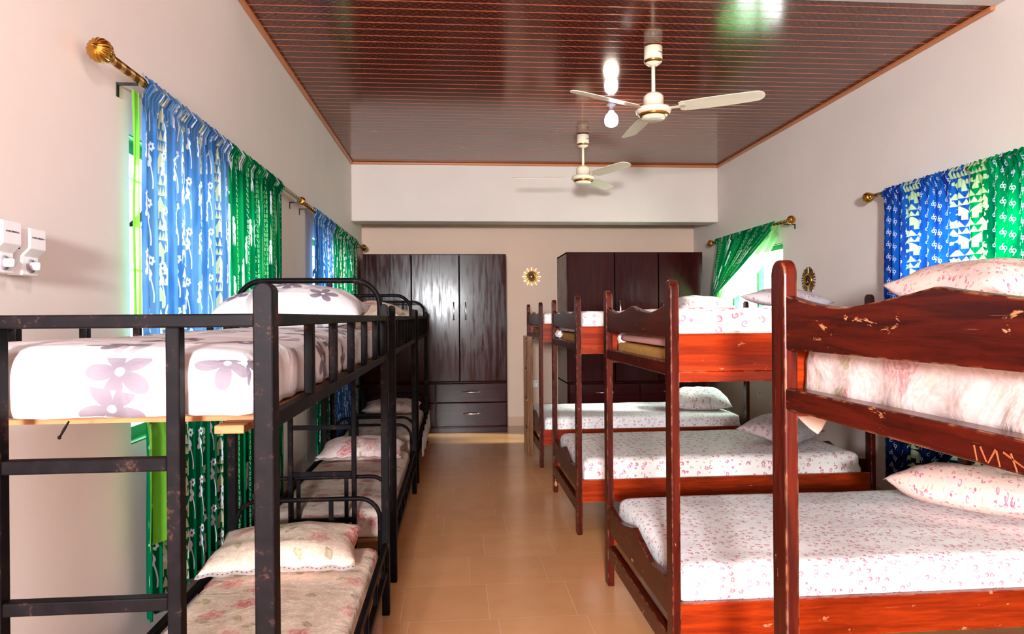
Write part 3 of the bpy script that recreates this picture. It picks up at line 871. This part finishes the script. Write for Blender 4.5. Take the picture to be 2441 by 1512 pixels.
fm = tag(obj('foam_pad', soft_box(BX + .055, BX + 1.92, BY + .05, BY + 1.085, 1.2115, 1.268, .02, .004, 31, .06), FOAM, None, True), 'brown foam pad under the top mattress of the second wooden bunk', 'foam pad', 'foam pads')
tag(obj('foam_pad', soft_box(CX + .055, CX + 1.92, CY + .05, CY + 1.085, 1.2115, 1.275, .02, .004, 32, .06), FOAM, None, True), 'brown foam pad under the top mattress of the third wooden bunk', 'foam pad', 'foam pads')
tag(obj('foam_pad', soft_box(DX + .055, DX + 1.92, DY + .05, DY + 1.085, 1.2115, 1.275, .02, .004, 33, .06), FOAM, None, True), 'brown foam pad under the top mattress of the farthest wooden bunk', 'foam pad', 'foam pads')
tag(obj('blanket', soft_box(BX + .052, BX + 1.90, BY + .05, BY + .985, 1.272, 1.312, .020, .004, 34, .05), PINK, None, True), 'folded pink blanket showing through the foot of the second wooden bunk', 'blanket')
def cloth_wad(label, loc, s, seed):
    bm = bmesh.new(); bmesh.ops.create_icosphere(bm, subdivisions=4, radius=1)
    for v in bm.verts:
        d = 1 + .28 * mnoise.noise(v.co * 1.7 + Vector((seed, 0, 0))) + .10 * mnoise.noise(v.co * 5)
        v.co = Vector((v.co.x * s[0], v.co.y * s[1], v.co.z * s[2])) * d
    o = obj('cloth_wad', bm, FLORAL_BIG, None, True); o.location = loc
    return tag(o, label, 'cloth', 'tucked sheet corners')
cloth_wad('bunched white floral sheet corner in the foot of the second wooden bunk', (BX + .085, BY + 1.035, 1.279), (.032, .040, .036), 1)
cloth_wad('bunched white floral sheet corner in the foot of the third wooden bunk', (CX + .030, CY + .94, 1.262), (.026, .07, .030), 2)

def up_pillow(label, loc, L, Wd, T, rot, mat, seed): return pillow(label, loc, L, Wd, T, rot, mat, seed)
pillow('big pink-floral pillow on top of the second wooden bunk by the navy curtain', (2.45, 2.98, 1.437), .66, .62, .20, (0, -.03, PI / 2 + .1), FLORAL_PEACH, 41)
pillow('peach floral pillow lying in the lower berth of the second wooden bunk', (2.40, 3.00, .466), .66, .46, .20, (.16, 0, PI / 2 + .62), FLORAL_PEACH, 42)
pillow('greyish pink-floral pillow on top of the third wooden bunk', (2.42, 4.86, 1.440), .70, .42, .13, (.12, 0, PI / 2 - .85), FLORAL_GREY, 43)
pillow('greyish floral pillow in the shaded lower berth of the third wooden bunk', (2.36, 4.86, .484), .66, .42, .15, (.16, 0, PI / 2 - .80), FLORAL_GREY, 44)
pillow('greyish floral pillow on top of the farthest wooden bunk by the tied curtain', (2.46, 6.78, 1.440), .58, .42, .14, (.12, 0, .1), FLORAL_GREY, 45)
pillow('bright white pillow in the lower berth of the farthest wooden bunk', (2.42, 6.74, .462), .58, .42, .20, (.1, 0, -.15), FLORAL, 46)

# ---------------------------------------------------------------- curtains and rods
def finial_bm(M4, r=.038):
    """ribbed ball with a pointed tip; axis +z"""
    bm = bmesh.new(); n = 96
    prof = [(.016, -.058), (.022, -.052), (.022, -.044), (.015, -.040)] + [(r * math.sin(a), -r * math.cos(a)) for a in [PI * (.12 + .78 * i / 14) for i in range(15)]] + [(.008, r + .002), (.006, r + .008), (.0008, r + .014)]
    lathe(bm, prof, n)
    for v in bm.verts:
        if -.034 < v.co.z < r:
            th = math.atan2(v.co.y, v.co.x); k = 1 + .045 * math.cos(16 * th) * (1 if v.co.z > .0 else .6)
            v.co.x *= k; v.co.y *= k
    bmesh.ops.transform(bm, matrix=M4, verts=bm.verts)
    return bm
RZ = 2.248
def rod(label, x, ya, yb, fa, fb, wallx, brackets, r=.0145, ring=None):
    t = thing('curtain_rod', label, 'curtain rod', (x, ya, RZ), 0, 'brass curtain rods')
    obj('pole', tube(bmesh.new(), [(0, 0, 0), (0, (yb - ya) * .5, 0), (0, yb - ya, 0)], r, 14), BRASSD, t, True)
    if fa: obj('finial', finial_bm(Matrix.Translation((0, -.05, 0)) @ Matrix.Rotation(PI / 2, 4, 'X')), GOLD, t, True)
    if fb: obj('finial', finial_bm(Matrix.Translation((0, yb - ya + .05, 0)) @ Matrix.Rotation(-PI / 2, 4, 'X')), GOLD, t, True)
    if ring:
        obj('end_ring', lathe(bmesh.new(), [(r, -.02), (r + .014, -.016), (r + .016, 0), (r + .014, .016), (r, .02)], 20, Matrix.Translation((0, ring - ya, 0)) @ Matrix.Rotation(PI / 2, 4, 'X')), GOLD, t, True)
    s = 1 if wallx > x else -1; g = abs(wallx - x)
    for b in brackets:
        bm = B((min(0, s * (g + .004)), max(0, s * (g + .004)), b - ya - .006, b - ya + .006, -r - .010, -r - .002))
        box(bm, *sorted((s * (g - .004), s * (g + .004))), b - ya - .008, b - ya + .008, -.065, -r - .002)
        obj('bracket', bm, BLACK, t)
    return t
LX, RX = -1.11, 3.0
rod('brass curtain rod over the nearer left window, big ribbed finial towards the camera', LX, 2.31, 5.11, True, False, XL, (2.515, 5.02), ring=5.08)
rod('brass curtain rod over the far left window, ending at the wardrobe', LX, 5.13, 8.36, False, True, XL, (5.32, 8.2))
rod('brass curtain rod over the far right window with the tied-back curtain', RX, 5.985, 7.84, True, True, XR, (6.08, 7.75))
rod('brass curtain rod over the near right window with the navy curtain', RX, 1.9, 4.735, False, True, XR, (4.62, 2.2))

def curtain(name, label, x, ya, yb, zb, mat, pleats, seed, side=1, amp=.020, u0=0.0, deform=None, zt=RZ, full=1.7, group='batik curtains'):
    bm = bmesh.new(); nu = max(40, int(pleats * 12)); nv = 56
    L = yb - ya
    def P(u, v):
        z = zt + .030 - (zt + .030 - zb) * v
        ph = 2 * PI * pleats * u
        k = min(1, v * 14)
        wob = mnoise.noise(Vector((u * 9 + seed, v * 1.6, seed)))
        a = amp * (.55 + .45 * min(1, v * 3)) * (1 + .5 * wob)
        xx = x + a * math.sin(ph + 1.3 * wob) * k
        if v < .06:                                     # gathered heading around the rod
            d = (z - zt)
            xx = x + side * (math.sqrt(max(0, .022 ** 2 - min(.022, abs(d)) ** 2))) + .005 * math.sin(ph * 3.1 + seed) - side * 0
            z += .004 * math.sin(ph * 2.3 + seed) * (1 if v == 0 else .4)
        y = ya + L * u + .006 * math.cos(ph) * k + .012 * mnoise.noise(Vector((u * 3, v * 2, seed + 5)))
        p = Vector((xx, y, z))
        return deform(p, u, v) if deform else p
    grid(bm, P, nu, nv, lambda u, v: (u0 + u * L * full, zt + .03 - (zt + .03 - zb) * v))
    o = obj('curtain', bm, mat, None, True)
    return tag(o, label, 'curtain', group)

def drape(p, u, v):
    """the hem is pulled over the edge of the lower berth"""
    if p.z < .50 and .42 < u < .92:
        k = (1 - abs(u - .66) / .26); k = max(0, k); w = (.50 - p.z) / .2
        p.x += .085 * k * min(1, w); p.z = max(p.z, .352 + .02 * math.sin(u * 40)) if k > .15 else p.z
    return p
curtain('curtain', 'blue batik curtain with white rose stems over the nearer left window', LX, 2.545, 3.475, .315, CUR_BLUE, 11, 1.0, 1, .014, deform=None)
curtain('curtain', 'green batik curtain with white figures beside the blue one, nearer left window', LX, 3.475, 4.50, .23, CUR_GREEN, 11, 2.0, 1, .013)
curtain('curtain', 'small blue batik curtain of the far left window', LX, 5.53, 6.39, .24, CUR_BLUE2, 9, 3.0, 1, .013)
curtain('curtain', 'small green batik curtain of the far left window beside the wardrobe', LX, 6.40, 7.87, .24, CUR_GREEN2, 13, 4.0, 1, .013)
curtain('curtain', 'navy blue batik curtain with white curls over the near right window', RX, 3.79, 4.585, .25, CUR_NAVY, 9, 5.0, -1, .020)
curtain('curtain', 'green batik curtain with white curls at the right edge of the picture', RX, 2.45, 3.785, .25, CUR_GREENG, 14, 6.0, -1, .020, .16)

def sheer_lime():
    bm = bmesh.new()
    def P(u, v):
        z = RZ - .03 - (RZ - .03 - (.585 if u < .62 else .50)) * v
        k = max(0, min(1, (1.25 - z) / .25))
        x = -1.140 * (1 - k) + -1.082 * k + .010 * math.sin(u * 9 + v * 2) * (0.5 + v)
        y = 2.535 - .05 * k + u * (.05 + .22 * k) + .02 * mnoise.noise(Vector((v * 4, u, 3)))
        return (x, y, z)
    grid(bm, P, 24, 60)
    return tag(obj('sheer_curtain', bm, LIME, None, True), 'lime green sheer curtain hanging at the near edge of the left window', 'curtain', 'sheer curtains')
sheer_lime()

def tied(label, name, mat, x, ytl, ytr, gather, n, seed, sag=.0, uvs=1.0, wide=.06):
    """curtain hung along the rod and pulled aside to a gathering point near the wall"""
    bm = bmesh.new()
    def P(u, v):
        top = Vector((x, ytl + (ytr - ytl) * u, RZ + .028))
        bot = Vector((x - .03, gather[0] - (1 - u) * -.015 - u * wide, gather[1] + .02 * u))
        p = top.lerp(bot, v)
        p.z -= sag * math.sin(PI * v) * u
        p.x += (.018 * math.sin(2 * PI * n * u + seed) * min(1, v * 12) + .004 * math.sin(2 * PI * n * 3 * u)) * (1 - .3 * v)
        if v < .095: p.x = x - .021 + .004 * math.sin(u * 120)
        return p
    grid(bm, P, 90, 40, lambda u, v: (u * abs(ytr - ytl) * 1.5 * uvs, RZ - v * (RZ - gather[1])))
    o = obj(name, bm, mat, None, True)
    return tag(o, label, 'curtain', 'batik curtains' if name == 'curtain' else 'sheer curtains')
tied('green batik curtain pulled aside at the far right window', 'curtain', CUR_GREEN, RX, 7.70, 6.20, (7.74, 1.62), 9, 1.0, .02)
tied('pale mint sheer curtain pulled aside below the green one, far right window', 'sheer_curtain', MINT, RX + .035, 7.69, 6.12, (7.72, 1.50), 7, 2.0, .15, wide=.16)

# ---------------------------------------------------------------- ceiling fans and bulb
def fan(label, cx, cy, ang):
    t = thing('ceiling_fan', label, 'ceiling fan', (cx, cy, ZC), 0, 'cream ceiling fans')
    obj('canopy', lathe(bmesh.new(), [(.045, -.004), (.060, -.008), (.060, -.095), (.052, -.112), (.030, -.128), (.014, -.132)], 32), CREAM, t, True)
    obj('gold_ring', lathe(bmesh.new(), [(.0605, -.094), (.0615, -.096), (.054, -.112), (.052, -.110)], 32), GOLD, t, True)
    lg = obj('hook', tube(bmesh.new(), [(-.03, 0, 0), (-.032, 0, -.012)], .006, 8), SILVER, t)
    obj('rod', tube(bmesh.new(), [(0, 0, -.125), (0, 0, -.2), (0, 0, -.325)], .0125, 14), CREAM, t, True)
    obj('motor_housing', lathe(bmesh.new(), [(.014, -.305), (.045, -.312), (.064, -.330), (.066, -.345), (.066, -.392), (.080, -.398), (.108, -.408), (.116, -.422), (.112, -.438), (.096, -.448)], 40), CREAM, t, True)
    obj('gold_band', lathe(bmesh.new(), [(.096, -.447), (.099, -.449), (.090, -.462), (.074, -.464)], 40), GOLD, t, True)
    obj('end_cap', lathe(bmesh.new(), [(.078, -.462), (.076, -.478), (.060, -.486), (.0001, -.488)], 40), CREAM, t, True)
    bl = None
    for k in range(3):
        a = math.radians(ang + 120 * k)
        R = Matrix.Rotation(a, 4, 'Z') @ Matrix.Translation((0, 0, -.415)) @ Matrix.Rotation(math.radians(-13), 4, 'X')
        bm = bmesh.new(); n = 20; up, dn = [], []
        pts = [(.17, -.045), (.19, -.056)] + [(.19 + .44 * i / 8, -.058 - .006 * math.sin(PI * i / 8)) for i in range(1, 9)]
        pts += [(.635 + .058 * math.sin(b), -.058 * math.cos(b)) for b in [PI * i / 12 for i in range(1, 12)]]
        pts += [(x, -y) for x, y in pts[:10][::-1]]
        prism(bm, pts, 2, -.002, .002)
        for v in bm.verts: v.co.z += -.9 * v.co.y * v.co.y
        bmesh.ops.transform(bm, matrix=R, verts=bm.verts)
        b = obj('blade', bm, CREAM, t)
        br = B((.085, .215, -.014, .014, -.006, -.002), (.17, .21, -.030, .030, -.006, -.002))
        bmesh.ops.transform(br, matrix=R, verts=br.verts)
        obj('blade_bracket', br, CREAM, b, bevel=.002)
    bm = bmesh.new()
    for i in range(7): box(bm, .020 + i * .0065, .0245 + i * .0065, -.0607 + .00, -.0600, -.056 - .003 * (i % 2), -.049)
    for v in bm.verts:                                   # wrap the little maker's mark round the canopy
        th = -PI / 2 + (v.co.x - .0) / .060; rr = .0604 if v.co.y < -.0604 else .0598
        v.co = Vector((rr * math.cos(th), rr * math.sin(th), v.co.z))
    obj('printed_mark', bm, DARKTXT, t)
    return t
fan('cream three-blade ceiling fan nearer the camera, above the ceiling bulb', 1.305, 4.43, -30)
fan('smaller-looking cream ceiling fan farther away, in front of the beam', 1.245, 6.62, 55)
t = thing('ceiling_bulb', 'glowing white bulb in a small ceiling holder between the two fans', 'light bulb', (1.30, 5.63, ZC))
obj('holder', lathe(bmesh.new(), [(.038, 0), (.040, -.016), (.030, -.024), (.018, -.032), (.017, -.062), (.022, -.066)], 28), GREYP, t, True)
obj('bulb', lathe(bmesh.new(), [(.020, -.066), (.026, -.080), (.048, -.105), (.056, -.13), (.056, -.165), (.046, -.185), (.024, -.197), (.0001, -.2)], 32), BULB, t, True)

# ---------------------------------------------------------------- small wall things
def sunburst(label, loc, rot, r0, r1, mirror, glassm):
    t = thing('sunburst_mirror', label, 'mirror', loc, 0, 'sunburst wall mirrors'); t.rotation_euler = rot   # local -y faces the room
    Rx = Matrix.Rotation(PI / 2, 4, 'X')
    obj('rim', lathe(bmesh.new(), [(r0, 0), (r0 + .012, .004), (r0 + .012, .016), (r0 - .003, .020), (r0 - .003, .0)], 40, Rx, False), GOLD, t, True)
    obj('mirror_glass', lathe(bmesh.new(), [(r0 - .003, .001), (r0 - .003, .013), (.0001, .016)], 40, Rx), glassm, t, True)
    for k in range(mirror):
        a = 2 * PI * k / mirror
        for s, m_, w, rr in ((0, SILVER, .36, r1), (.5, GOLD, .42, r1 * .93)):
            b = a + s * 2 * PI / mirror; c = Vector((math.cos(b), math.sin(b))); d = Vector((-c.y, c.x)); w_ = w * PI * (r0 + r1) / 2 / mirror
            bm = bmesh.new(); p = [c * (r0 + .010) - d * w_ * .6, c * (rr - .008) - d * w_, c * rr, c * (rr - .008) + d * w_, c * (r0 + .010) + d * w_ * .6]
            prism(bm, [(q.x, q.y) for q in p], 2, .002, .010 + s * .004)
            bmesh.ops.transform(bm, matrix=Rx, verts=bm.verts)
            obj('petal', bm, m_, t, bevel=.001)
    return t
sunburst('round sunburst mirror with gold and silver petals on the far wall between the wardrobes', (.972, YW - .001, 1.911), (0, 0, 0), .060, .125, 12, MIRROR)
sunburst('golden sunburst mirror on the right wall above the third bunk pillow', (XR - .001, 5.83, 1.70), (0, 0, -PI / 2), .050, .125, 14, DMIRROR)

def socket(label, loc, rz):
    t = thing('wall_socket', label, 'socket', loc, rz, 'white wall sockets')
    obj('plate', B(-.043, .043, -.010, 0, -.043, .043), WHITEP, t, bevel=.003)
    obj('pin_hole', B((-.004, .004, -.0108, -.0095, .010, .020), (-.018, -.010, -.0108, -.0095, -.012, -.008), (.010, .018, -.0108, -.0095, -.012, -.008), (.016, .028, -.0125, -.0095, .012, .030)), GREYP, t)
    return t
socket('white wall socket low on the far wall behind the bunk ladder', (.997, YW - .001, .535), 0)
socket('white wall socket low on the right wall behind the bunks', (XR - .001, 6.836, .582), -PI / 2)

def regulator(label, y0, y1, z0, z1):
    t = thing('fan_regulator', label, 'fan regulator', (XL, y0, z0), 0, 'white fan regulators'); H = z1 - z0; Wd = y1 - y0
    prof = [(.001, 0), (.040, 0), (.042, H * .02), (.042, H * .40), (.062, H * .56), (.062, H * .97), (.058, H), (.001, H)]
    bm = bmesh.new(); prism(bm, [(a, b) for a, b in prof], 1, 0, Wd)
    obj('case', bm, WHITEP, t, bevel=.004)
    obj('vent_slot', B(*[(.026, .036, -.0006, .002, H * (.55 + .09 * i), H * (.55 + .09 * i) + .0035) for i in range(5)]), DARKTXT, t)
    Ry = Matrix.Translation((.042, Wd / 2, H * .20)) @ Matrix.Rotation(PI / 2, 4, 'Y')
    obj('dial', lathe(bmesh.new(), [(.0001, 0), (.019, 0), (.018, .003), (.0001, .003)], 28, Ry), GREYP, t, True)
    obj('knob', lathe(bmesh.new(), [(.0115, .002), (.0105, .022), (.009, .024), (.0001, .024)], 28, Ry), WHITEP, t, True)
    cu = bpy.data.curves.new('lettering', 'FONT'); cu.body = 'POWER SPINNER II'; cu.size = .0062; cu.align_x = 'CENTER'; cu.extrude = .0002
    tmp = bpy.data.objects.new('lettering', cu)
    me = bpy.data.meshes.new_from_object(tmp); bpy.data.objects.remove(tmp)
    me.materials.clear(); me.materials.append(DARKTXT)
    o = bpy.data.objects.new('lettering', me); C.objects.link(o); o.parent = t
    o.location = (.0624, Wd / 2, H * .78); o.rotation_euler = (PI / 2, 0, PI / 2)
    return t
regulator('left one of two white fan regulators at the left edge of the picture', 1.800, 1.872, 1.520, 1.652)
regulator('right one of two white fan regulators on the left wall', 1.910, 1.978, 1.520, 1.645)
